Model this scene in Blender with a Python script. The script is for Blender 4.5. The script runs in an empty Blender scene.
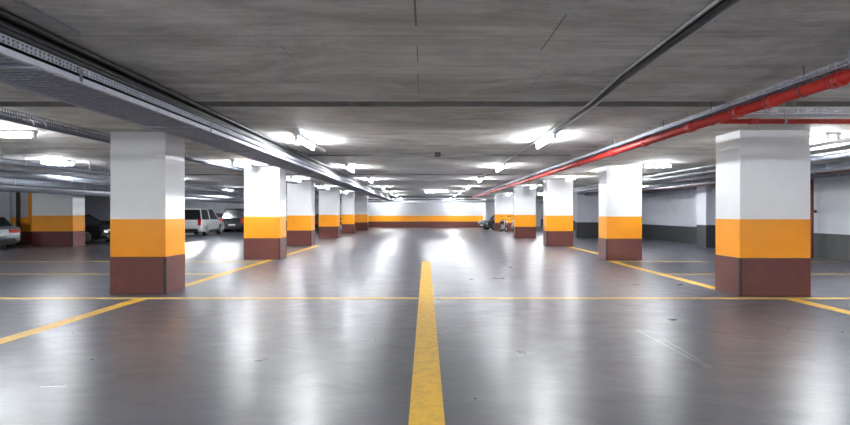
import bpy, bmesh, math, random
from mathutils import Vector, Matrix
random.seed(7)
PI = math.pi
S = bpy.context.scene
COL = S.collection

# ------------------------------------------------------------------ materials
def new_mat(name):
    m = bpy.data.materials.new(name); m.use_nodes = True
    nt = m.node_tree
    return m, nt, nt.nodes['Principled BSDF']

def mat(name, col, rough=0.5, metal=0.0, var=0.08, scale=6.0, bump=0.0, coat=0.0):
    m, nt, b = new_mat(name)
    N, L = nt.nodes, nt.links
    tc = N.new('ShaderNodeTexCoord')
    nz = N.new('ShaderNodeTexNoise'); nz.inputs['Scale'].default_value = scale; nz.inputs['Detail'].default_value = 5
    L.new(tc.outputs['Object'], nz.inputs['Vector'])
    rp = N.new('ShaderNodeValToRGB')
    a = [max(0, c*(1-var)) for c in col]; d = [min(1, c*(1+var)) for c in col]
    rp.color_ramp.elements[0].position = 0.3; rp.color_ramp.elements[0].color = (*a, 1)
    rp.color_ramp.elements[1].position = 0.7; rp.color_ramp.elements[1].color = (*d, 1)
    L.new(nz.outputs['Fac'], rp.inputs['Fac']); L.new(rp.outputs['Color'], b.inputs['Base Color'])
    b.inputs['Roughness'].default_value = rough; b.inputs['Metallic'].default_value = metal
    b.inputs['Coat Weight'].default_value = coat
    if bump:
        bp = N.new('ShaderNodeBump'); bp.inputs['Strength'].default_value = bump; bp.inputs['Distance'].default_value = 0.02
        L.new(nz.outputs['Fac'], bp.inputs['Height']); L.new(bp.outputs['Normal'], b.inputs['Normal'])
    return m

def emis(name, col, strength):
    m, nt, b = new_mat(name)
    b.inputs['Base Color'].default_value = (*col, 1)
    b.inputs['Emission Color'].default_value = (*col, 1)
    b.inputs['Emission Strength'].default_value = strength
    return m

def floor_material():
    m, nt, b = new_mat('polished_floor'); N, L = nt.nodes, nt.links
    tc = N.new('ShaderNodeTexCoord')
    def noise(scale, vec_scale, detail=6, rough=0.6):
        mp = N.new('ShaderNodeMapping'); mp.inputs['Scale'].default_value = vec_scale; mp.inputs['Location'].default_value = (3.1, 7.7, 5.43)
        L.new(tc.outputs['Object'], mp.inputs['Vector'])
        n = N.new('ShaderNodeTexNoise'); n.inputs['Scale'].default_value = scale
        n.inputs['Detail'].default_value = detail; n.inputs['Roughness'].default_value = rough
        L.new(mp.outputs['Vector'], n.inputs['Vector']); return n
    n1 = noise(1.1, (0.6, 1.2, 1), 8, 0.68); n1.inputs['Distortion'].default_value = 1.2
    n2 = noise(1.6, (0.7, 1.2, 1), 9, 0.62); n2.inputs['Distortion'].default_value = 2.0
    n3 = noise(2.6, (0.6, 1.6, 1), 8, 0.75); n3.inputs['Distortion'].default_value = 1.5
    rp = N.new('ShaderNodeValToRGB')
    rp.color_ramp.elements[0].position = 0.30; rp.color_ramp.elements[0].color = (0.050, 0.049, 0.062, 1)
    rp.color_ramp.elements[1].position = 0.72; rp.color_ramp.elements[1].color = (0.135, 0.135, 0.165, 1)
    mx = N.new('ShaderNodeMath'); mx.operation = 'ADD'
    h1 = N.new('ShaderNodeMath'); h1.operation = 'MULTIPLY'; h1.inputs[1].default_value = 0.55
    h2 = N.new('ShaderNodeMath'); h2.operation = 'MULTIPLY'; h2.inputs[1].default_value = 0.45
    L.new(n1.outputs['Fac'], h1.inputs[0]); L.new(n3.outputs['Fac'], h2.inputs[0])
    L.new(h1.outputs[0], mx.inputs[0]); L.new(h2.outputs[0], mx.inputs[1]); L.new(mx.outputs[0], rp.inputs['Fac'])
    # fine surface ripples left by the power float, and two pale lengthwise scuffs
    n4 = noise(22, (0.35, 2.0, 1), 3, 0.55)
    bp = N.new('ShaderNodeBump'); bp.inputs['Strength'].default_value = 0.06; bp.inputs['Distance'].default_value = 0.02
    L.new(n4.outputs['Fac'], bp.inputs['Height']); L.new(bp.outputs['Normal'], b.inputs['Normal'])
    sp = N.new('ShaderNodeSeparateXYZ'); L.new(tc.outputs['Object'], sp.inputs[0])
    cur = rp.outputs['Color']
    for x0, y0, hl, slope in ((2.72, 6.0, .85, .02), (2.80, 5.7, .6, -.05)):
        sl = N.new('ShaderNodeMath'); sl.operation = 'MULTIPLY_ADD'; sl.inputs[1].default_value = slope; L.new(sp.outputs['Y'], sl.inputs[0]); L.new(sp.outputs['X'], sl.inputs[2])
        a = N.new('ShaderNodeMath'); a.operation = 'COMPARE'; L.new(sl.outputs[0], a.inputs[0]); a.inputs[1].default_value = x0+slope*y0; a.inputs[2].default_value = .012
        c = N.new('ShaderNodeMath'); c.operation = 'COMPARE'; L.new(sp.outputs['Y'], c.inputs[0]); c.inputs[1].default_value = y0; c.inputs[2].default_value = hl
        k = N.new('ShaderNodeMath'); k.operation = 'MULTIPLY'; L.new(a.outputs[0], k.inputs[0]); L.new(c.outputs[0], k.inputs[1])
        k2 = N.new('ShaderNodeMath'); k2.operation = 'MULTIPLY'; L.new(k.outputs[0], k2.inputs[0]); k2.inputs[1].default_value = .35
        x = N.new('ShaderNodeMix'); x.data_type = 'RGBA'; x.inputs['B'].default_value = (.4, .4, .44, 1)
        L.new(k2.outputs[0], x.inputs['Factor']); L.new(cur, x.inputs['A']); cur = x.outputs['Result']
    L.new(cur, b.inputs['Base Color'])
    mr = N.new('ShaderNodeMapRange'); mr.inputs['From Min'].default_value = 0.3; mr.inputs['From Max'].default_value = 0.7
    mr.inputs['To Min'].default_value = 0.27; mr.inputs['To Max'].default_value = 0.38
    L.new(n2.outputs['Fac'], mr.inputs['Value']); L.new(mr.outputs['Result'], b.inputs['Roughness'])
    b.inputs['Specular IOR Level'].default_value = 0.85
    return m

def ceiling_material():
    m, nt, b = new_mat('board_marked_concrete'); N, L = nt.nodes, nt.links
    tc = N.new('ShaderNodeTexCoord'); sp = N.new('ShaderNodeSeparateXYZ'); L.new(tc.outputs['Object'], sp.inputs[0])
    def noise(scale, vs, detail=6, rough=0.6):
        mp = N.new('ShaderNodeMapping'); mp.inputs['Scale'].default_value = vs; mp.inputs['Location'].default_value = (1.1, 2.7, 4.43)
        L.new(tc.outputs['Object'], mp.inputs['Vector'])
        n = N.new('ShaderNodeTexNoise'); n.inputs['Scale'].default_value = scale
        n.inputs['Detail'].default_value = detail; n.inputs['Roughness'].default_value = rough
        L.new(mp.outputs['Vector'], n.inputs['Vector']); return n
    n1 = noise(1.0, (0.5, 1.1, 1), 10, 0.75); n1.inputs['Distortion'].default_value = .6; n2 = noise(9, (0.15, 1.4, 1), 5, 0.7)
    ad = N.new('ShaderNodeMath'); ad.operation = 'ADD'
    h1 = N.new('ShaderNodeMath'); h1.operation = 'MULTIPLY'; h1.inputs[1].default_value = 0.78
    h2 = N.new('ShaderNodeMath'); h2.operation = 'MULTIPLY'; h2.inputs[1].default_value = 0.22
    L.new(n1.outputs['Fac'], h1.inputs[0]); L.new(n2.outputs['Fac'], h2.inputs[0])
    L.new(h1.outputs[0], ad.inputs[0]); L.new(h2.outputs[0], ad.inputs[1])
    rp = N.new('ShaderNodeValToRGB')
    rp.color_ramp.elements[0].position = 0.36; rp.color_ramp.elements[0].color = (0.30, 0.29, 0.272, 1)
    rp.color_ramp.elements[1].position = 0.62; rp.color_ramp.elements[1].color = (0.80, 0.785, 0.76, 1)
    L.new(ad.outputs[0], rp.inputs['Fac'])
    cur = rp.outputs['Color']
    def cmpn(sock, c, e):
        k = N.new('ShaderNodeMath'); k.operation = 'COMPARE'
        L.new(sock, k.inputs[0]); k.inputs[1].default_value = c; k.inputs[2].default_value = e
        return k.outputs[0]
    def darken(mask, amt):
        nonlocal cur
        ms = N.new('ShaderNodeMath'); ms.operation = 'MULTIPLY'; ms.inputs[1].default_value = amt
        L.new(mask, ms.inputs[0])
        x = N.new('ShaderNodeMix'); x.data_type = 'RGBA'; x.inputs['B'].default_value = (0.06, 0.055, 0.05, 1)
        L.new(ms.outputs[0], x.inputs['Factor']); L.new(cur, x.inputs['A']); cur = x.outputs['Result']
    for yy, e, a in ((4.49, .008, .45), (5.41, .009, .3), (6.1, .01, .35), (6.92, .012, .25), (10.06, .02, .6), (11.7, .012, .3),
                     (16.3, .03, .5), (24.5, .04, .5), (28.2, .05, .5)):
        darken(cmpn(sp.outputs['Y'], yy, e), a)
    # short lengthwise casting marks
    for x0, y0, hl, hw, a in ((1.06, 4.45, .45, .006, .8), (-.08, 3.95, .3, .008, .8), (-.08, 5.0, .25, .006, .7), (-.09, 6.2, .5, .006, .6),
                              (-1.3, 5.1, .35, .006, .35), (1.25, 6.0, .5, .005, .35), (3.2, 5.0, .5, .006, .25)):
        k = N.new('ShaderNodeMath'); k.operation = 'MULTIPLY'
        L.new(cmpn(sp.outputs['X'], x0, hw), k.inputs[0]); L.new(cmpn(sp.outputs['Y'], y0, hl), k.inputs[1])
        darken(k.outputs[0], a)
    L.new(cur, b.inputs['Base Color'])
    b.inputs['Roughness'].default_value = 0.75
    bp = N.new('ShaderNodeBump'); bp.inputs['Strength'].default_value = 0.25; bp.inputs['Distance'].default_value = 0.02
    L.new(ad.outputs[0], bp.inputs['Height']); L.new(bp.outputs['Normal'], b.inputs['Normal'])
    return m

def line_material(name, col, worn=0.5):
    m, nt, b = new_mat(name); N, L = nt.nodes, nt.links
    tc = N.new('ShaderNodeTexCoord')
    n = N.new('ShaderNodeTexNoise'); n.inputs['Scale'].default_value = 9; n.inputs['Detail'].default_value = 8; n.inputs['Roughness'].default_value = .7
    L.new(tc.outputs['Object'], n.inputs['Vector'])
    rp = N.new('ShaderNodeValToRGB')
    rp.color_ramp.elements[0].position = 0.33; rp.color_ramp.elements[0].color = (col[0]*worn, col[1]*worn, col[2]*worn+.03, 1)
    rp.color_ramp.elements[1].position = 0.55; rp.color_ramp.elements[1].color = (*col, 1)
    L.new(n.outputs['Fac'], rp.inputs['Fac']); L.new(rp.outputs['Color'], b.inputs['Base Color'])
    b.inputs['Roughness'].default_value = 0.45
    return m

M = {}
M['floor'] = floor_material()
M['ceiling'] = ceiling_material()
M['joint'] = mat('dark_joint_filler', (0.30, 0.29, 0.275), .9, 0, .2, 4)
M['white'] = mat('white_paint', (0.85, 0.855, 0.87), .38, 0, .02, 3, .02)
M['orange'] = mat('orange_paint', (0.93, 0.34, 0.005), .38, 0, .03, 3, .02)
M['brown'] = mat('brown_paint', (0.125, 0.034, 0.026), .42, 0, .12, 5, .03)
M['edge'] = mat('dark_edge_strip', (0.03, 0.015, 0.015), .5)
M['grey_wall'] = mat('pale_grey_wall_paint', (0.55, 0.57, 0.63), .55, 0, .05, 2)
M['wall_white'] = mat('white_wall_paint', (0.66, 0.67, 0.70), .6, 0, .04, 2)
M['char'] = mat('charcoal_wall_paint', (0.035, 0.036, 0.04), .5, 0, .15, 3)
M['galv'] = mat('galvanised_steel', (0.42, 0.44, 0.51), .6, .4, .15, 14, .02)
M['galv_dark'] = mat('dull_galvanised_mesh', (0.21, 0.22, 0.27), .5, .5, .25, 10)
M['pale_metal'] = mat('pale_zinc', (0.60, 0.62, 0.69), .6, .3, .1, 9)
M['conduit'] = mat('grey_conduit', (0.20, 0.20, 0.21), .5, .2, .1, 5)
M['conduit_l'] = mat('light_conduit', (0.50, 0.51, 0.53), .45, .3, .1, 5)
M['black'] = mat('black_cable_sheath', (0.012, 0.012, 0.014), .55, 0, .2, 8)
M['red'] = mat('red_pipe_paint', (0.45, 0.028, 0.02), .42, 0, .08, 5)
M['darkred'] = mat('dull_red_paint', (0.20, 0.04, 0.035), .5, 0, .12, 5)
M['duct'] = mat('blue_grey_insulation', (0.22, 0.24, 0.29), .55, .2, .15, 3)
M['duct_l'] = mat('pale_insulation', (0.48, 0.50, 0.56), .5, .2, .12, 3)
M['yellow'] = line_material('yellow_line_paint', (0.85, 0.50, 0.035), .72)
M['yellow_thin'] = line_material('faded_yellow_line_paint', (0.78, 0.53, 0.13), .7)
M['tube'] = emis('lit_fluorescent_tube', (0.93, 0.97, 1.0), 95)
M['housing'] = mat('white_lamp_housing', (0.75, 0.76, 0.78), .4)
M['rubber'] = mat('tyre_rubber', (0.012, 0.012, 0.013), .8)
M['glass'] = mat('tinted_car_glass', (0.02, 0.025, 0.03), .2, 0, .05, 3, 0, .5)
M['rim'] = mat('alloy_wheel', (0.55, 0.56, 0.58), .3, .8)
M['lamp_clear'] = mat('clear_lamp_lens', (0.75, 0.78, 0.82), .12, .4)
M['lamp_red'] = mat('red_lamp_lens', (0.5, 0.01, 0.01), .2)
M['plate'] = mat('white_plate', (0.7, 0.7, 0.7), .4)
M['plastic'] = mat('black_trim_plastic', (0.02, 0.02, 0.022), .5)
for nm, c, mt in (('silver', (0.42, 0.44, 0.47), .6), ('blackcar', (0.010, 0.012, 0.016), .2), ('whitecar', (0.72, 0.73, 0.75), 0),
                  ('browncar', (0.20, 0.09, 0.07), .3), ('darkgrey', (0.035, 0.04, 0.045), .4), ('greycar', (0.16, 0.17, 0.19), .4)):
    M[nm] = mat(nm + '_car_paint', c, .22, mt, .03, 3, 0, .6)

# ------------------------------------------------------------------ helpers
def box(bm, x0, x1, y0, y1, z0, z1, mi=0):
    v = [bm.verts.new(p) for p in ((x0,y0,z0),(x1,y0,z0),(x1,y1,z0),(x0,y1,z0),(x0,y0,z1),(x1,y0,z1),(x1,y1,z1),(x0,y1,z1))]
    for f in ((3,2,1,0),(4,5,6,7),(0,1,5,4),(1,2,6,5),(2,3,7,6),(3,0,4,7)):
        fc = bm.faces.new([v[i] for i in f]); fc.material_index = mi
    return v

def tube(bm, pts, r, n=10, mi=0, cap=True):
    pts = [Vector(p) for p in pts]; rings = []
    up0 = None
    for i, p in enumerate(pts):
        if i == 0: d = pts[1]-pts[0]
        elif i == len(pts)-1: d = pts[-1]-pts[-2]
        else: d = (pts[i]-pts[i-1]).normalized() + (pts[i+1]-pts[i]).normalized()
        d.normalize()
        ref = Vector((0,0,1)) if abs(d.z) < .9 else Vector((1,0,0))
        a = d.cross(ref).normalized(); b = a.cross(d)
        rr = r[i] if isinstance(r, (list, tuple)) else r
        rings.append([bm.verts.new(p + a*math.cos(t*2*PI/n)*rr + b*math.sin(t*2*PI/n)*rr) for t in range(n)])
    for A, B in zip(rings, rings[1:]):
        for k in range(n):
            f = bm.faces.new((A[k], A[(k+1)%n], B[(k+1)%n], B[k])); f.smooth = True; f.material_index = mi
    if cap:
        bm.faces.new(rings[0][::-1]).material_index = mi; bm.faces.new(rings[-1]).material_index = mi

def obj(name, bm, mats, parent=None, loc=None, bevel=0, smooth=False):
    bmesh.ops.recalc_face_normals(bm, faces=bm.faces[:])
    me = bpy.data.meshes.new(name); bm.to_mesh(me); bm.free()
    for m in (mats if isinstance(mats, (list, tuple)) else [mats]): me.materials.append(m)
    if smooth:
        for p in me.polygons: p.use_smooth = True
    o = bpy.data.objects.new(name, me); COL.objects.link(o)
    if parent: o.parent = parent
    if loc: o.location = loc
    if bevel:
        b = o.modifiers.new('bevel', 'BEVEL'); b.width = bevel; b.segments = 2; b.limit_method = 'ANGLE'; b.angle_limit = math.radians(35)
    return o

def tag(o, label=None, cat=None, group=None, kind=None):
    if label: o['label'] = label
    if cat: o['category'] = cat
    if group: o['group'] = group
    if kind: o['kind'] = kind
    return o

def thing(name, label, cat, loc=(0,0,0), rz=0, group=None):
    o = bpy.data.objects.new(name, None); COL.objects.link(o)
    o.location = loc; o.rotation_euler = (0,0,rz); o.empty_display_size = .2
    return tag(o, label, cat, group)

def copy_tree(o, parent=None):
    c = o.copy(); COL.objects.link(c)
    if parent: c.parent = parent
    for ch in [x for x in o.children]: copy_tree(ch, c)
    return c

def struct(name, bm, mats, label, cat):
    o = obj(name, bm, mats); return tag(o, label, cat, None, 'structure')

# ------------------------------------------------------------------ the setting
XL, XR, YB, YF, H = -30.0, 13.0, -8.0, 60.0, 3.0
bm = bmesh.new(); box(bm, XL-.3, XR+.3, YB-.3, YF+.3, -.3, 0)
struct('floor', bm, M['floor'], 'polished grey concrete garage floor with glossy sheen', 'floor')
bm = bmesh.new()
grooves = [(7.13, 7.50), (20.45, 20.95), (33.9, 34.3), (47.3, 47.8)]
y = YB-.3
for a, b_ in grooves:
    box(bm, XL-.3, XR+.3, y, a, H, H+.3, 0); box(bm, XL-.3, XR+.3, a, b_, H+.10, H+.3, 1)
    box(bm, XL-.3, XR+.3, b_-.01, b_-.0005, H+.003, H+.10, 1); y = b_
box(bm, XL-.3, XR+.3, y, YF+.3, H, H+.3, 0)
struct('ceiling', bm, [M['ceiling'], M['joint']], 'low grey board-marked concrete ceiling with dark transverse joints', 'ceiling')

def banded(name, x0, x1, y0, y1, bands, label):
    bm = bmesh.new(); mats = []
    for i, (z0, z1, m) in enumerate(bands):
        box(bm, x0, x1, y0, y1, z0, z1, i); mats.append(M[m])
    return struct(name, bm, mats, label, 'wall')
OB = [(0, .62, 'brown'), (.62, 1.22, 'orange'), (1.22, H, 'wall_white')]
GB = [(0, .83, 'char'), (.83, H, 'grey_wall')]
banded('wall_far', -9, 5.9, 54.8, 55.1, OB, 'white far end wall with orange stripe above brown base')
banded('wall_far_left', XL, -9, 46, 46.3, GB, 'grey back wall with dark base behind the cars parked at left')
banded('wall_return_left', -9.3, -9, 46.3, 55.1, GB, 'grey side wall joining the left back wall to the far end wall')
banded('wall_return_right', 5.9, 6.2, 55.1, YF, [(0, H, 'wall_white')], 'white side wall beyond the right end of the far wall')
banded('wall_bay_right', 5.9, XR, YF, YF+.3, [(0, H, 'wall_white')], 'white back wall of the far right bay')
banded('wall_right', XR, XR+.3, YB, YF, GB, 'pale grey right side wall with charcoal lower half')
banded('wall_storeroom', 9.1, XR, 32, 32.3, [(0, .94, 'char'), (.94, H, 'grey_wall')], 'grey wall with black base facing the aisle behind right pillars')
banded('wall_pier_right', 12.1, XR, 22.9, 23.7, [(0, .98, 'char'), (.98, H, 'grey_wall')], 'narrow grey wall pier with dark base on right side wall')
banded('wall_left', XL-.3, XL, YB, 46.3, GB, 'grey left side wall with dark base')
banded('wall_behind', XL, XR, YB-.3, YB, [(0, H, 'wall_white')], 'white wall behind the viewer')
banded('wall_alcove_left', -26, -17.4, 25.3, 25.6, [(0, .62, 'brown'), (.62, 1.3, 'orange'), (1.3, H, 'grey_wall')],
       'shaded wall with orange stripe behind the silver car at left edge')
bm = bmesh.new()
for x in (-18.92, ): box(bm, x, x+.14, 25.2, 25.3, .62, 2.62, 0)
box(bm, -19.5, -19.36, 25.2, 25.3, .0, 2.62, 1)
box(bm, -20.35, -19.8, 25.22, 25.3, .0, 2.62, 2)
struct('door_1', bm, [M['orange'], M['edge'], M['pale_metal']], 'orange and dark upright door posts on the shaded wall at left edge', 'door frame')

# ------------------------------------------------------------------ floor lines
def painted_line(x0, x1, y0, y1, label, m='yellow', group=None):
    bm = bmesh.new()
    box(bm, x0, x1, y0, y1, 0.0, .003)
    cx, cy = (x0+x1)/2, (y0+y1)/2
    bmesh.ops.translate(bm, verts=bm.verts, vec=(-cx, -cy, 0))
    o = obj('painted_line', bm, M[m], loc=(cx, cy, 0))
    tag(o, label, 'floor marking', group)
painted_line(-.125, .135, -3, 16.4, 'broad yellow centre line running away down the middle of the aisle')
painted_line(-24, -.135, 9.24, 9.40, 'thin pale yellow cross line left of the centre line in front of the nearest pillar', 'yellow_thin')
painted_line(.145, 12.9, 9.24, 9.40, 'thin pale yellow cross line right of the centre line in front of the nearest pillar', 'yellow_thin')
painted_line(-5.08, -4.86, 2.0, 9.23, 'yellow lane line slanting in from the left edge to the nearest left pillar')
painted_line(-5.08, -4.88, 10.60, 17.0, 'yellow lane line between the nearest and second pillar of the left row')
painted_line(-5.08, -4.88, 17.9, 24.6, 'yellow lane line between the second and third pillar of the left row')
painted_line(6.26, 6.48, 2.0, 9.23, 'yellow lane line slanting in from the right edge to the nearest right pillar')
painted_line(5.66, 5.86, 10.42, 16.6, 'yellow lane line between the nearest and second pillar of the right row')
painted_line(6.24, 6.42, 17.6, 23.5, 'yellow lane line between the second and third pillar of the right row')
painted_line(-24, -5.12, 12.93, 13.08, 'faint pale bay line crossing the left bays behind the nearest left pillar', 'yellow_thin')
painted_line(-24, -5.12, 16.3, 16.45, 'faint pale bay line crossing the left bays in front of the second left pillar', 'yellow_thin')
painted_line(5.9, 12.9, 12.93, 13.08, 'faint pale bay line crossing the right bays behind the nearest right pillar', 'yellow_thin')
painted_line(5.9, 12.9, 16.3, 16.45, 'faint pale bay line crossing the right bays in front of the second right pillar', 'yellow_thin')

# ------------------------------------------------------------------ pillars
def pillar(x0, x1, y0, y1, label, group=None):
    w, d = x1-x0, y1-y0
    t = thing('pillar', label, 'pillar', ((x0+x1)/2, (y0+y1)/2, 0), 0, group)
    bm = bmesh.new(); box(bm, -w/2, w/2, -d/2, d/2, .69, 2.999)
    obj('shaft', bm, M['white'], t, bevel=.008)
    e = .003
    bm = bmesh.new(); box(bm, -w/2-e, w/2+e, -d/2-e, d/2+e, .69, 1.39)
    tag(obj('orange_band', bm, M['orange'], t, bevel=.008), 'orange painted band')
    bm = bmesh.new(); box(bm, -w/2-2*e, w/2+2*e, -d/2-2*e, d/2+2*e, 0, .69)
    tag(obj('base_band', bm, M['brown'], t, bevel=.008), 'brown painted base band')
    sx = 1 if x0 < 0 else -1                    # dark strip on the corner facing the aisle
    bm = bmesh.new()
    xx = sx*(w/2)
    box(bm, min(xx-sx*.035, xx+sx*.012), max(xx-sx*.035, xx+sx*.012), -d/2-.012, -d/2+.03, 0, .685)
    tag(obj('corner_strip', bm, M['edge'], t), 'dark corner strip on the base')
L_ = 'white pillar with orange band and brown base, '
pillar(-5.82, -4.80, 9.77, 10.55, L_+'nearest in the left row')
pillar(-5.86, -4.71, 17.06, 17.84, L_+'second nearest in the left row')
pillar(-6.45, -5.33, 24.6, 25.4, L_+'third nearest in the left row')
pillar(-6.42, -5.28, 31.7, 32.5, L_+'fourth in the left row')
pillar(-6.16, -5.28, 38.6, 39.4, L_+'fifth in the left row, half hidden')
pillar(-6.05, -5.05, 45.6, 46.4, L_+'farthest in the left row')
pillar(5.65, 6.92, 9.54, 10.34, L_+'nearest in the right row under the red pipe')
pillar(5.70, 6.82, 16.74, 17.5, L_+'second nearest in the right row')
pillar(5.40, 6.58, 23.7, 24.4, L_+'third nearest in the right row')
pillar(5.28, 6.48, 31.2, 32.0, L_+'fourth in the right row')
pillar(5.75, 7.15, 43.5, 44.3, L_+'farthest in the right row behind motorcycles')
pillar(-17.4, -15.6, 23.4, 24.24, L_+'wide one standing between silver and black cars')

# ------------------------------------------------------------------ fluorescent lamps
def lamp(x, y, along, label, twin=False, L=1.5, batten=0):
    if x in (-10.5, 6.95): L = .8
    """along='y' runs with the aisle, 'x' across it"""
    t = thing('tube_light', label, 'ceiling light', (x, y, H), 0 if along == 'y' else PI/2, 'fluorescent lamps under the ceiling')
    xs = (-.09, .09) if twin else (0,)
    bm = bmesh.new(); w = .15 if twin else .058
    box(bm, -w, w, -L/2-.03, L/2+.03+batten, -.055, .002)
    obj('housing', bm, M['housing'], t, bevel=.008)
    for k in xs:
        bm = bmesh.new(); tube(bm, [(k, -L/2+.03, -.11), (k, L/2-.03, -.11)], .021, 12)
        obj('tube', bm, M['tube'], t)
        for s in (-1, 1):
            bm = bmesh.new(); box(bm, k-.028, k+.028, s*(L/2)-.028, s*(L/2)+.028, -.14, -.05)
            obj('end_cap', bm, M['housing'], t, bevel=.005)
    return t
rows = [(-5.5, 'added unseen behind the viewer as fill'), (0.6, 'added unseen just above the viewer as fill'), (10.75, 'nearest in view'), (17.1, 'second nearest'), (23.3, 'third nearest'),  # the lamps behind and above the viewer are unseen, added for fill
        (30.0, 'fourth nearest'), (37.0, 'fifth nearest'), (43.5, 'sixth nearest'), (50.5, 'farthest')]
for d, w in rows:
    lamp(-2.45, d, 'y', f'lit tube lamp on the left side of the aisle ceiling, {w}', batten=1.1 if d == 10.75 else 0)
for d, w in rows:
    lamp(2.36, d-.3, 'y', f'lit tube lamp beside the conduit right of aisle centre, {w}')
for x, y, a, tw, lb in (
    (-7.85, 9.6, 'x', False, 'lit tube lamp at the left edge running crosswise left of nearest pillar'),
    (-10.5, 15.1, 'x', True, 'lit twin lamp over the left bays above the wide far pillar'),
    (-5.45, 15.7, 'y', False, 'lit tube lamp just in front of the second left pillar'),
    (-8.5, 3.0, 'y', True, 'lit twin fill lamp added out of view over the left bays beside the viewer'),  # lamps beside the viewer added out of view to light near pillar fronts
    (8.8, 4.0, 'y', True, 'lit twin fill lamp added out of view over the right bays beside the viewer'),
    (7.55, 10.6, 'y', True, 'lit twin lamp right of the nearest right pillar'),
    (6.45, 18.7, 'y', False, 'lit tube lamp hidden behind the second right pillar'),
    (0, -4.2, 'x', True, 'lit crosswise twin fill lamp added unseen over the aisle behind the viewer, nearer one'),  # lamps behind the viewer are unseen additions for fill
    (0, -6.8, 'x', True, 'lit crosswise twin fill lamp added unseen over the aisle behind the viewer, farther one'),
    (-8, -3.5, 'y', True, 'lit twin fill lamp added unseen behind the viewer over the left bays'),
    (8.5, -3.5, 'y', True, 'lit twin fill lamp added unseen behind the viewer over the right bays'),
    (-14, 4.5, 'y', True, 'lit twin fill lamp added out of view deep in the left bays beside the viewer'),  # added out of sight to raise the light level
    (6.95, 15.9, 'x', False, 'lit short tube lamp in front of the second right pillar'),
    (5.95, 21.7, 'y', False, 'lit tube lamp in front of the third right pillar'),
    (-5.55, 22.6, 'y', False, 'lit tube lamp added in front of the third left pillar to brighten it'),  # left row lamps from here added to brighten the far pillars
    (-5.55, 29.4, 'y', False, 'lit tube lamp added in front of the fourth left pillar to brighten it'),
    (5.9, 29.0, 'y', False, 'lit tube lamp added in front of the fourth right pillar to brighten it'),  # added to brighten the pillar behind it
    (-5.55, 36.4, 'y', False, 'lit tube lamp added in front of the fifth left pillar to brighten it'),
    (6.3, 40.5, 'y', False, 'lit tube lamp added in front of the farthest right pillar to brighten it'),  # added for a brighter farthest pillar
    (9.5, 24, 'y', False, 'lit tube lamp over the right bays before the black based wall'),
    (-11, 23, 'y', False, 'lit tube lamp over the left bays near the third left pillar'),
    (-12, 32, 'x', True, 'lit twin lamp in front of the row of parked cars'),
    (-17, 39, 'x', True, 'lit twin lamp above the dark parked cars'),
    (-21, 17, 'x', False, 'lit tube fill lamp added out of view deep in the left bays'),  # out of frame, added for more light
    (-9.5, 40, 'y', False, 'lit tube lamp behind the third left pillar'),
    (.7, 34.9, 'x', False, 'lit crosswise tube lamp in the middle of the far aisle'),
    (7.6, 53, 'x', True, 'lit twin lamp in the far right bay'),
    (9.2, 40, 'x', True, 'lit twin lamp in front of the far parked motorcycles'),
    (-4.0, 53, 'x', False, 'lit crosswise tube lamp at the far wall left'),
    (3.0, 53, 'x', False, 'lit crosswise tube lamp at the far wall right')):
    lamp(x, y, a, lb, tw)

# ------------------------------------------------------------------ cable trays
def hanger(parent, x, y, z, H=H, name='hanger'):
    bm = bmesh.new(); tube(bm, [(x, y, z), (x, y, H-.001)], .006, 6); obj(name, bm, M['galv'], parent)

def big_tray():
    y0, y1 = -3.0, 50.0
    xi, xo, z = -3.02, -3.68, 2.635
    t = thing('cable_tray', 'wide galvanised mesh cable tray hanging along the left of the aisle', 'cable tray', (0, 0, 0))
    # lower solid edge rail
    bm = bmesh.new(); box(bm, xi, xi+.012, y0, y1, z, z+.048); box(bm, xi-.03, xi, y0, y1, z, z+.004)
    tag(obj('edge_rail', bm, M['pale_metal'], t), 'pale lower edge rail')
    bm = bmesh.new()
    box(bm, xi, xi+.006, y0, y1, z+.132, z+.142); box(bm, xi, xi+.006, y0, y1, z+.078, z+.086)
    y = y0
    while y < 30:
        box(bm, xi, xi+.005, y, y+.022, z+.083, z+.135); y += .045 if y < 14 else .09
    box(bm, xi-.002, xi, y0, y1, z+.100, z+.118)
    tag(obj('side_mesh', bm, M['galv'], t), 'perforated upper side rail')
    bm = bmesh.new(); box(bm, xo, xo+.014, y0, y1, z, z+.06)
    tag(obj('edge_rail', bm, M['pale_metal'], t), 'thin outer edge rail')
    # floor: sheet with rungs and slanting wires
    bm = bmesh.new(); box(bm, xo+.014, xi-.03, y0, y1, z+.012, z+.016)
    obj('tray_floor', bm, M['galv_dark'], t)
    bm = bmesh.new(); y = y0
    while y < 32:
        w = .03
        vs = box(bm, xo+.014, xi-.03, y, y+w, z+.004, z+.0118)
        for v in vs:
            if v.co.x < -3.3: v.co.y += .06
        y += .085 if y < 14 else .15
    for k in range(5):
        xx = xo+.1+k*.11; box(bm, xx, xx+.008, y0, y1, z+.001, z+.004)
    tag(obj('floor_mesh', bm, M['galv'], t), 'slanting wires of the tray floor')
    for k in range(18):
        yy = 1.3 + k*2.8
        for x in (xi-.46, xo-.012): hanger(t, x, yy, z+.02)
        bm = bmesh.new(); box(bm, xo-.02, xi+.02, yy-.02, yy+.02, z-.022, z-.001)
        obj('support_bar', bm, M['galv'], t)
        if k < 9:
            bm = bmesh.new(); box(bm, xi+.0125, xi+.017, yy+.5, yy+.54, z+.004, z+.13); obj('joint_plate', bm, M['galv_dark'], t)
    return t
big_tray()
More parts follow.
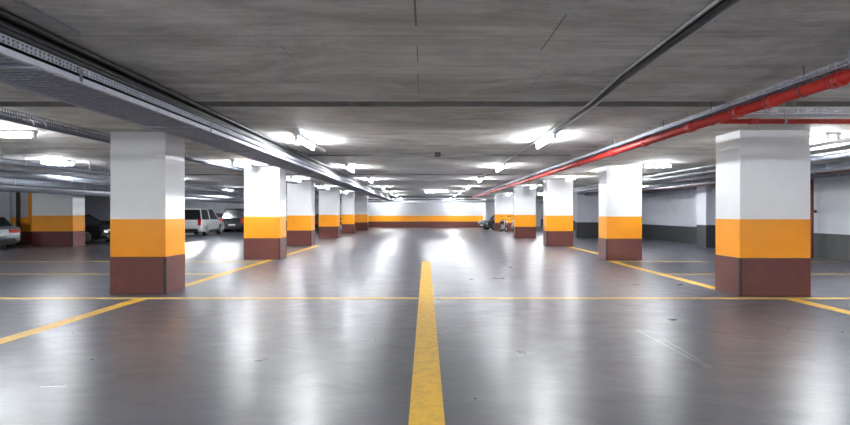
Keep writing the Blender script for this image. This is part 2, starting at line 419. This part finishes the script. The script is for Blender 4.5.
# black cables added to darken the shadowed gap above it
for i, (x, z, r) in enumerate(((-3.09, 2.835, .036), (-3.16, 2.90, .036), (-3.25, 2.84, .04), (-3.34, 2.91, .04), (-3.43, 2.84, .036), (-3.24, 2.965, .03), (-3.10, 2.962, .03))):
    bm = bmesh.new(); pts = []
    y = -3
    while y <= 50:
        pts.append((x+random.uniform(-.006, .006), y, z+random.uniform(-.004, .004))); y += 1.5
    tube(bm, pts, r, 8)
    o = obj('gap_shade_cable', bm, M['black']); tag(o, 'thick black cable added to darken the shadowed gap above the wide mesh tray along the left aisle', 'cable', 'black cables added to darken the gap above the left cable tray')
    bm = bmesh.new()
# grey cables in tray
for i in range(6):
    x = -3.15 - i*.085; bm = bmesh.new()
    tube(bm, [(x+random.uniform(-.008, .008), -3+k*2.0, 2.664+random.uniform(0, .003)) for k in range(27)], .012, 6)
    tag(obj('grey_cable', bm, M['conduit']), 'thin grey cable lying in the wide mesh tray on the left', 'cable', 'grey cables lying in the left cable tray')

def small_tray(name_label, path, width, height, m_rail, step=.05, along='y'):
    t = thing('cable_tray', name_label, 'cable tray', (0,0,0))
    (a, b_, c, z) = path      # a..b along axis, c = centre on the other axis
    def B(bm, u0, u1, v0, v1, z0, z1):
        if along == 'y': box(bm, u0, u1, v0, v1, z0, z1)
        else: box(bm, v0, v1, u0, u1, z0, z1)
    for s in (-1, 1):
        bm = bmesh.new(); u = c+s*width/2
        B(bm, u-.004, u+.004, a, b_, z+height-.008, z+height)
        B(bm, u-.004, u+.004, a, b_, z+height*.45, z+height*.45+.008)
        B(bm, u-.004, u+.004, a, b_, z, z+.01)
        v = a
        while v < b_:
            B(bm, u-.003, u+.003, v, v+.010, z, z+height); v += step
        obj('side_mesh', bm, m_rail, t)
    bm = bmesh.new(); v = a
    while v < b_:
        B(bm, c-width/2, c+width/2, v, v+.014, z, z+.006); v += step
    for k in range(4):
        uu = c-width/2+(k+.5)*width/4; B(bm, uu-.003, uu+.003, a, b_, z, z+.005)
    obj('floor_mesh', bm, m_rail, t)
    v = a+.8
    while v < b_:
        if along == 'y': hanger(t, c, v, z)
        else: hanger(t, v, c, z)
        v += 3.0
    return t
small_tray('narrow mesh cable tray running above the red pipe along the right aisle', (-2, 44, 3.84, 2.82), .17, .055, M['galv'])
small_tray('short mesh cable tray crossing above the nearest right pillar', (4.1, 12.9, 7.05, 2.80), .2, .07, M['pale_metal'], .06, 'x')
small_tray('mesh cable tray close to the ceiling left of the nearest left pillar', (-2, 40, -6.05, 2.86), .26, .11, M['galv_dark'], .05)
for i in range(3):
    bm = bmesh.new(); tube(bm, [(3.80+i*.04, -2, 2.845), (3.80+i*.04, 44, 2.845)], .016, 8)
    tag(obj('grey_cable', bm, M['black' if i == 1 else 'conduit']), 'cable lying in the narrow tray above the red pipe', 'cable', 'cables in the tray above the red pipe')
# curled cable under the left tray
bm = bmesh.new(); pts = []
for k in range(13):
    a = k/12*PI*1.1; pts.append((-5.86-.02*math.cos(a), 8.05+.16*math.cos(a)*1.0, 2.83+.09*math.sin(a)))
tube(bm, pts, .012, 8); tag(obj('looped_cable', bm, M['pale_metal']), 'pale looped cable hooked on the ceiling tray left of nearest pillar', 'cable')

# ------------------------------------------------------------------ pipes and conduits
def pipe(name, label, cat, pts, r, m, clamps=(), hangers=(), clampm=None, couplings=(), n=14, group=None):
    t = thing(name, label, cat, (0,0,0), 0, group)
    bm = bmesh.new(); tube(bm, pts, r, n); obj('pipe_run', bm, M[m], t)
    P = [Vector(p) for p in pts]; d = (P[-1]-P[0]).normalized()
    def at(v):
        axis = 1 if abs(d.y) > abs(d.x) else 0
        for a, b_ in zip(P, P[1:]):
            lo, hi = sorted((a[axis], b_[axis]))
            if lo <= v <= hi: return a.lerp(b_, (v-a[axis])/(b_[axis]-a[axis]))
        return P[0].copy()
    for v in couplings:
        c = at(v); bm = bmesh.new(); tube(bm, [c-d*.055, c+d*.055], r*1.14, n)
        for s in (-1, 1): tube(bm, [c+d*s*.05-d*.01, c+d*s*.05+d*.01], r*1.26, n)
        obj('coupling', bm, M[m], t)
    for v in hangers:
        c = at(v); bm = bmesh.new()
        tube(bm, [c-d*.015, c+d*.015], r*1.12, n); tube(bm, [c+Vector((0,0,r)), Vector((c.x, c.y, H-.001))], .006, 6)
        obj('hanger', bm, M[clampm or 'galv'], t)
    return t
red = pipe('sprinkler_pipe', 'thick glossy red pipe running along the right side of aisle ceiling', 'pipe',
     [(3.85, -3, 2.745), (3.85, 44, 2.745)], .058, 'red', couplings=(4.95, 5.9, 6.55, 7.7, 9.3, 10.9, 13.4, 16.5, 19.6, 24, 29, 34), hangers=(3.9, 5.4, 7.15, 8.6, 12.0, 15.0, 18.0, 21.5, 26, 31), clampm='darkred')
pipe('sprinkler_pipe', 'thinner red branch pipe crossing above the nearest right pillar', 'pipe', [(3.85, 6.95, 2.70), (12.95, 6.95, 2.70)], .032, 'red',
     couplings=(4.3, 6.6, 8.2), hangers=(4.7, 6.2, 7.8, 9.6))
pipe('conduit', 'light grey conduit on ceiling right of the aisle centre', 'conduit',
     [(1.99, -3, 2.975), (2.02, 3.5, 2.975), (2.08, 5.7, 2.975), (2.20, 7.1, 2.975), (2.262, 9.6, 2.975), (2.262, 52, 2.975)], .014, 'conduit_l')
pipe('conduit', 'black run added for the dark gap between the conduits right of the aisle, middle of three', 'conduit',
     [(2.06, -3, 2.972), (2.09, 3.5, 2.972), (2.14, 5.7, 2.972), (2.25, 7.1, 2.972), (2.325, 9.5, 2.972)], .026, 'black')  # black run stands in for the dark gap between conduits
pipe('conduit', 'grey conduit on ceiling right of the aisle, outermost of three', 'conduit',
     [(2.13, -3, 2.965), (2.16, 3.5, 2.965), (2.20, 5.7, 2.965), (2.29, 7.1, 2.968), (2.38, 9.5, 2.97)], .018, 'conduit_l')
pipe('conduit', 'short thin conduit with an end cap on the ceiling at upper left', 'conduit', [(-2.87, -2, 2.985), (-2.87, 4.36, 2.985)], .009, 'conduit', couplings=(4.33,))
c = pipe('conduit', 'thin dark conduit with a junction box crossing the aisle ceiling', 'conduit', [(-2.95, 13.2, 2.935), (3.6, 13.2, 2.935)], .022, 'conduit')
bm = bmesh.new(); box(bm, .22, .36, 13.1, 13.25, 2.90, 2.999); obj('junction_box', bm, M['black'], c, bevel=.005)
# left bay services (run with the aisle)
for i, (x, z, r, m, lb) in enumerate((
    (-4.6, 2.93, .022, 'duct_l', 'slim pale pipe close to the nearest left pillars'),
    (-9.4, 2.66, .055, 'duct', 'blue grey pipe over the left bays, nearest the pillars'),
    (-9.9, 2.58, .06, 'duct_l', 'pale pipe over the left bays, second from the pillars'),
    (-10.5, 2.47, .09, 'duct', 'blue grey duct over the left bays, third from the pillars'),
    (-11.3, 2.50, .05, 'duct_l', 'pale pipe over the left bays, fourth from the pillars'),
    (-12.2, 2.42, .11, 'duct', 'wide blue grey duct over the left bays'),
    (-13.4, 2.35, .08, 'duct_l', 'pale lagged pipe over the left bays, hanging low'),
    (-15.0, 2.36, .10, 'duct', 'blue grey duct deepest over the left bays'))):
    pipe('service_pipe', lb, 'pipe', [(x, 3.0 if i else -2, z), (x, 45.9 if i else 44, z)], r, m, hangers=[6+3.2*k for k in range(12)])
for i, (x, z, r, m, lb) in enumerate((
    (7.9, 2.80, .03, 'duct_l', 'pale thin pipe over the right bays, nearest the pillars'),
    (8.3, 2.72, .03, 'duct_l', 'pale thin pipe over the right bays, second from the pillars'),
    (8.9, 2.74, .05, 'duct', 'blue grey pipe over the right bays'),
    (9.6, 2.62, .07, 'duct', 'dark lagged pipe over the right bays'),
    (10.9, 2.66, .045, 'duct_l', 'pale pipe over the right bays near the right wall'),
    (11.6, 2.70, .06, 'darkred', 'dull red pipe high along the right wall'),
    (12.4, 2.72, .12, 'duct', 'thick lagged duct along the top of the right wall'))):
    pipe('service_pipe', lb, 'pipe', [(x, 8.5, z), (x, 31.9, z)], r, m, hangers=[9.4+3.2*k for k in range(8)])
# crosswise services at the far end
for x0, x1, y, z, r, m, lb in ((-2.8, 3.6, 41, 2.72, .07, 'duct', 'dark pipe crossing the far aisle under the ceiling'),
                        (-8.9, 12.9, 51.5, 2.62, .09, 'duct_l', 'pale pipe crossing in front of the far wall'),
                        (-8.9, 5.2, 50.2, 2.78, .06, 'conduit', 'dark pipe crossing high in front of the far wall'),
                        (-29.5, -7.0, 27.5, 2.78, .05, 'duct', 'thin pipe crossing high over the left bays'),
                        (-29.5, -7.0, 35.0, 2.85, .09, 'duct', 'thick pipe crossing over the parked cars at left')):
    pipe('service_pipe', lb, 'pipe', [(x0, y, z), (x1, y, z)], r, m, hangers=[x0+1+3*k for k in range(int((x1-x0)/3))])
# dull red downpipe by the right wall
t = thing('standpipe', 'dark red upright pipe in front of the right wall beside nearest pillar', 'pipe', (12.82, 17.6, 0))
bm = bmesh.new(); tube(bm, [(0,0,0), (0,0,2.72)], .045, 12); obj('pipe_run', bm, M['darkred'], t)
bm = bmesh.new(); tube(bm, [(.0,-.06,1.55), (0,-.16,1.55)], .05, 10); obj('valve', bm, M['darkred'], t)

# ------------------------------------------------------------------ cars
def car(label, loc, rz, paint, L=4.4, W=1.8, roof=1.45, belt=.92, suv=False):
    """local +x is the nose"""
    t = thing('car', label, 'car', loc, rz, 'cars parked in the bays')
    wb = L*.6; xf, xr = L/2-.86, L/2-.86-wb; wr = .33 if not suv else .37; ar = wr+.06
    zs = .22 if not suv else .28; hl = L/2; hood = belt-.10
    prof = []
    def arch(cx):
        for k in range(9):
            a = PI - k*PI/8
            prof.append((cx+ar*math.cos(a), zs+max(0, .12+ar*math.sin(a)-.03)))
    prof += [(-hl+.10, zs+.02)]
    prof += [(xr-ar, zs)]; arch(xr); prof += [(xr+ar, zs), (xf-ar, zs)]; arch(xf); prof += [(xf+ar, zs)]
    prof += [(hl-.12, zs+.02), (hl-.01, zs+.14), (hl, .52), (hl-.06, .68), (hl-.25, hood-.04), (hl-.95, hood+.05), (hl-1.25, belt+.01),
             (-hl+.65 if not suv else -hl+.25, belt+.03), (-hl+.14, belt-.0), (-hl+.03, belt-.12), (-hl, .55), (-hl+.03, zs+.12)]
    bm = bmesh.new(); layers = []
    for yy, ins in ((-W/2, .05), (-W/2+.07, 0), (W/2-.07, 0), (W/2, .05)):
        lay = []
        for (x, z) in prof:
            zz = z - (ins if z > .75 else 0); xx = x*(1-(ins*.9 if abs(x) > hl-.5 else 0))
            lay.append(bm.verts.new((xx, yy, zz)))
        layers.append(lay)
    n = len(prof)
    for A, B in zip(layers, layers[1:]):
        for k in range(n):
            f = bm.faces.new((A[k], A[(k+1)%n], B[(k+1)%n], B[k])); f.smooth = False
    bm.faces.new(layers[0]); bm.faces.new(layers[-1][::-1])
    bmesh.ops.triangulate(bm, faces=[f for f in bm.faces if len(f.verts) > 4])
    obj('body', bm, M[paint], t, bevel=.02)
    # cabin: glass block, painted roof and pillars
    xb0, xb1 = (-hl+.55, hl-1.15) if not suv else (-hl+.18, hl-1.2)
    xt0, xt1 = (-hl+1.15, hl-1.95) if not suv else (-hl+.42, hl-1.85)
    wb_, wt = W/2-.07, W/2-.24
    def ring(z, x0, x1, w): return [(x0, -w, z), (x1, -w, z), (x1, w, z), (x0, w, z)]
    bot, top = ring(belt-.01, xb0, xb1, wb_), ring(roof-.05, xt0, xt1, wt)
    bm = bmesh.new(); a = [bm.verts.new(p) for p in bot]; b_ = [bm.verts.new(p) for p in top]
    for k in range(4): bm.faces.new((a[k], a[(k+1)%4], b_[(k+1)%4], b_[k]))
    bm.faces.new(a[::-1]); bm.faces.new(b_)
    obj('windows', bm, M['glass'], t, bevel=.02)
    bm = bmesh.new(); a = [bm.verts.new((p[0], p[1]*1.02, p[2])) for p in ring(roof-.055, xt0-.05, xt1+.05, wt+.015)]
    b_ = [bm.verts.new(p) for p in ring(roof, xt0+.18, xt1-.22, wt-.14)]
    for k in range(4): bm.faces.new((a[k], a[(k+1)%4], b_[(k+1)%4], b_[k]))
    bm.faces.new(a[::-1]); bm.faces.new(b_)
    obj('roof', bm, M[paint], t, bevel=.02)
    bm = bmesh.new()
    for p, q in zip(bot, top): tube(bm, [p, (q[0], q[1], q[2])], .035, 6)
    for s in (-1, 1):
        xm = (xb0+xb1)/2-.1; tube(bm, [(xm, s*wb_, belt), (xm+.02, s*wt, roof-.05)], .035, 6)
    obj('window_pillars', bm, M[paint], t)
    # wheels
    for cx in (xf, xr):
        for s in (-1, 1):
            bm = bmesh.new()
            tube(bm, [(cx, s*(W/2-.22), wr), (cx, s*(W/2-.20), wr), (cx, s*(W/2-.03), wr), (cx, s*(W/2-.01), wr)], [wr-.03, wr, wr, wr-.03], 24)
            wl = obj('wheel', bm, M['rubber'], t)
            bm = bmesh.new(); y1 = s*(W/2-.012)
            for k in range(10):
                an = k*PI/5; c_, s_ = math.cos(an), math.sin(an)
                tube(bm, [(cx+c_*.04, y1+s*.008, wr+s_*.04), (cx+c_*wr*.62, y1+s*.004, wr+s_*wr*.62)], .02, 6)
            for k in range(24):
                an, a2 = k*PI/12, (k+1)*PI/12
                tube(bm, [(cx+math.cos(an)*wr*.66, y1+s*.004, wr+math.sin(an)*wr*.66), (cx+math.cos(a2)*wr*.66, y1+s*.004, wr+math.sin(a2)*wr*.66)], .016, 5)
            obj('rim', bm, M['rim'], wl)
    bm = bmesh.new(); box(bm, -hl+.25, hl-.3, -W/2+.12, W/2-.12, zs-.06, zs+.35); obj('underbody', bm, M['plastic'], t)
    for s in (-1, 1):
        bm = bmesh.new()
        v = box(bm, hl-.30, hl-.035, s*(W/2-.30)-.20, s*(W/2-.30)+.20, .60, .74)
        for q in v:
            if q.co.z > .7: q.co.x -= .12
            if s*(q.co.y) > W/2-.2: q.co.x -= .14
        obj('headlight', bm, M['lamp_clear'], t, bevel=.03)
        bm = bmesh.new()
        if suv: box(bm, -hl-.015, -hl+.14, s*(W/2-.15)-.09, s*(W/2-.15)+.09, .70, 1.10)
        else: box(bm, -hl-.012, -hl+.14, s*(W/2-.27)-.19, s*(W/2-.27)+.19, .66, .80)
        obj('tail_light', bm, M['lamp_red'], t, bevel=.02)
        bm = bmesh.new()
        xm = hl-1.55; box(bm, xm-.08, xm+.06, s*(W/2+.09)-.09, s*(W/2+.09)+.07, belt+.02, belt+.15); obj('side_mirror', bm, M[paint], t, bevel=.03)
        bm = bmesh.new(); xh = -.25; box(bm, xh-.09, xh+.09, s*(W/2+.008)-.012, s*(W/2+.008)+.012, belt-.16, belt-.13); obj('door_handle', bm, M[paint], t)
        bm = bmesh.new(); box(bm, xr+ar+.05, xf-ar-.05, s*(W/2-.0)-.012, s*(W/2-.0)+.012, zs+.02, zs+.12); obj('sill_trim', bm, M['plastic'], t)
    bm = bmesh.new(); box(bm, hl-.10, hl+.012, -.42, .42, .50, .62)
    for k in range(3): box(bm, hl+.008, hl+.02, -.42, .42, .515+k*.035, .525+k*.035, 1)
    obj('grille', bm, [M['plastic'], M['rim']], t)
    bm = bmesh.new(); box(bm, hl-.12, hl+.015, -.62, .62, zs+.06, zs+.16); obj('bumper_trim', bm, M['plastic'], t, bevel=.01)
    bm = bmesh.new(); box(bm, -hl-.018, -hl+.1, -.68, .68, zs+.03, zs+.19); obj('bumper_trim', bm, M['plastic'], t, bevel=.01)
    bm = bmesh.new(); box(bm, hl+.016, hl+.026, -.26, .26, .38, .49); tag(obj('licence_plate', bm, M['plate'], t), 'front licence plate')
    bm = bmesh.new(); box(bm, -hl-.03, -hl-.012, -.26, .26, .52, .63); tag(obj('licence_plate', bm, M['plate'], t), 'rear licence plate')
    return t
R = math.radians
car('silver car cut off by the left edge of the view', (-19.7, 23.2, 0), R(148), 'silver', 4.3, 1.8, 1.36)
car('black car facing right between the wide pillar and nearest left pillar', (-17.95, 27.0, 0), R(-5), 'blackcar', 4.5, 1.8, 1.46)
car('white car seen from behind just right of the nearest left pillar', (-15.5, 36.4, 0), R(93), 'whitecar', 4.6, 1.85, 1.78, 1.05, True)
car('reddish brown car parked between the white and dark cars', (-17.25, 43.3, 0), R(90), 'browncar', 4.3, 1.75, 1.5)
car('dark grey off-road car with red tail lights beside second left pillar', (-15.05, 43.4, 0), R(90), 'darkgrey', 4.6, 1.85, 1.85, 1.08, True)
car('black hatchback far away behind the third left pillar', (-7.9, 42.5, 0), R(90), 'blackcar', 4.2, 1.75, 1.5)
car('dark grey car at the far right end beside the end wall', (7.0, 47.2, 0), R(200), 'greycar', 4.5, 1.8, 1.6, .98, True)

# ------------------------------------------------------------------ motorcycles
def motorcycle(label, loc, rz):
    t = thing('motorcycle', label, 'motorcycle', loc, rz, 'motorcycles in front of the far right pillar')
    for x in (-.68, .68):
        bm = bmesh.new()
        for k in range(20):
            a, b_ = k*PI/10, (k+1)*PI/10
            tube(bm, [(x+.26*math.cos(a), 0, .31+.26*math.sin(a)), (x+.26*math.cos(b_), 0, .31+.26*math.sin(b_))], .05, 8)
        w = obj('wheel', bm, M['rubber'], t)
        bm = bmesh.new()
        for k in range(6):
            a = k*PI/3; tube(bm, [(x, 0, .31), (x+.22*math.cos(a), 0, .31+.22*math.sin(a))], .012, 5)
        obj('rim', bm, M['rim'], w)
    bm = bmesh.new(); tube(bm, [(-.68, .07, .31), (-.2, .09, .45), (.1, .07, .62), (.42, .03, .86)], .025, 8); tube(bm, [(-.68, -.07, .31), (-.2, -.09, .45), (.1, -.07, .62), (.42, -.03, .86)], .025, 8)
    obj('frame', bm, M['plastic'], t)
    bm = bmesh.new(); box(bm, -.2, .22, -.14, .14, .25, .58); obj('engine', bm, M['rim'], t, bevel=.04)
    bm = bmesh.new(); tube(bm, [(-.12, 0, .74), (.05, 0, .80), (.3, 0, .80), (.4, 0, .76)], [.07, .15, .14, .06], 12); obj('fuel_tank', bm, M['blackcar'], t)
    bm = bmesh.new(); tube(bm, [(-.85, 0, .80), (-.5, 0, .77), (-.1, 0, .74)], [.06, .12, .09], 10); obj('seat', bm, M['rubber'], t)
    for s in (-1, 1):
        bm = bmesh.new(); tube(bm, [(.68, s*.09, .31), (.42, s*.09, .95)], .022, 8); obj('fork', bm, M['rim'], t)
        bm = bmesh.new(); tube(bm, [(.40, s*.1, 1.0), (.38, s*.25, 1.22)], .008, 6); tube(bm, [(.385, s*.20, 1.24), (.385, s*.32, 1.25)], .035, 8); obj('mirror', bm, M['plastic'], t)
    bm = bmesh.new(); tube(bm, [(.28, -.38, .98), (.40, -.15, 1.0), (.40, .15, 1.0), (.28, .38, .98)], .016, 8); obj('handlebar', bm, M['plastic'], t)
    bm = bmesh.new(); tube(bm, [(.46, 0, .86), (.56, 0, .86)], [.06, .09], 14); obj('headlight', bm, M['lamp_clear'], t)
    bm = bmesh.new(); tube(bm, [(.0, .12, .3), (-.8, .17, .33)], [.03, .045], 10); obj('exhaust', bm, M['rim'], t)
    bm = bmesh.new(); tube(bm, [(-.05, -.1, .3), (-.12, -.3, .02)], .012, 6); obj('kickstand', bm, M['plastic'], t)
motorcycle('motorcycle facing the viewer at left in front of the farthest right pillar', (6.05, 41.4, 0), R(-80))
motorcycle('motorcycle facing the viewer at right in front of the farthest right pillar', (6.85, 41.6, 0), R(-98))

# ------------------------------------------------------------------ world, camera, view
w = bpy.data.worlds.new('World'); S.world = w; w.use_nodes = True
w.node_tree.nodes['Background'].inputs[0].default_value = (0.5, 0.55, 0.6, 1)
w.node_tree.nodes['Background'].inputs[1].default_value = 0.05
cam = bpy.data.cameras.new('Camera'); co = bpy.data.objects.new('Camera', cam); COL.objects.link(co)
cam.sensor_width = 36; cam.lens = 530/850*36
co.location = (0, 0, 1.5); co.rotation_euler = (PI/2, 0, 0)
cam.shift_x = -1/850; cam.shift_y = .5/850
cam.clip_end = 200
S.camera = co
vs = S.view_settings; vs.view_transform = 'Standard'; vs.look = 'None'; vs.exposure = 1.92; vs.gamma = 1; vs.use_curve_mapping = False
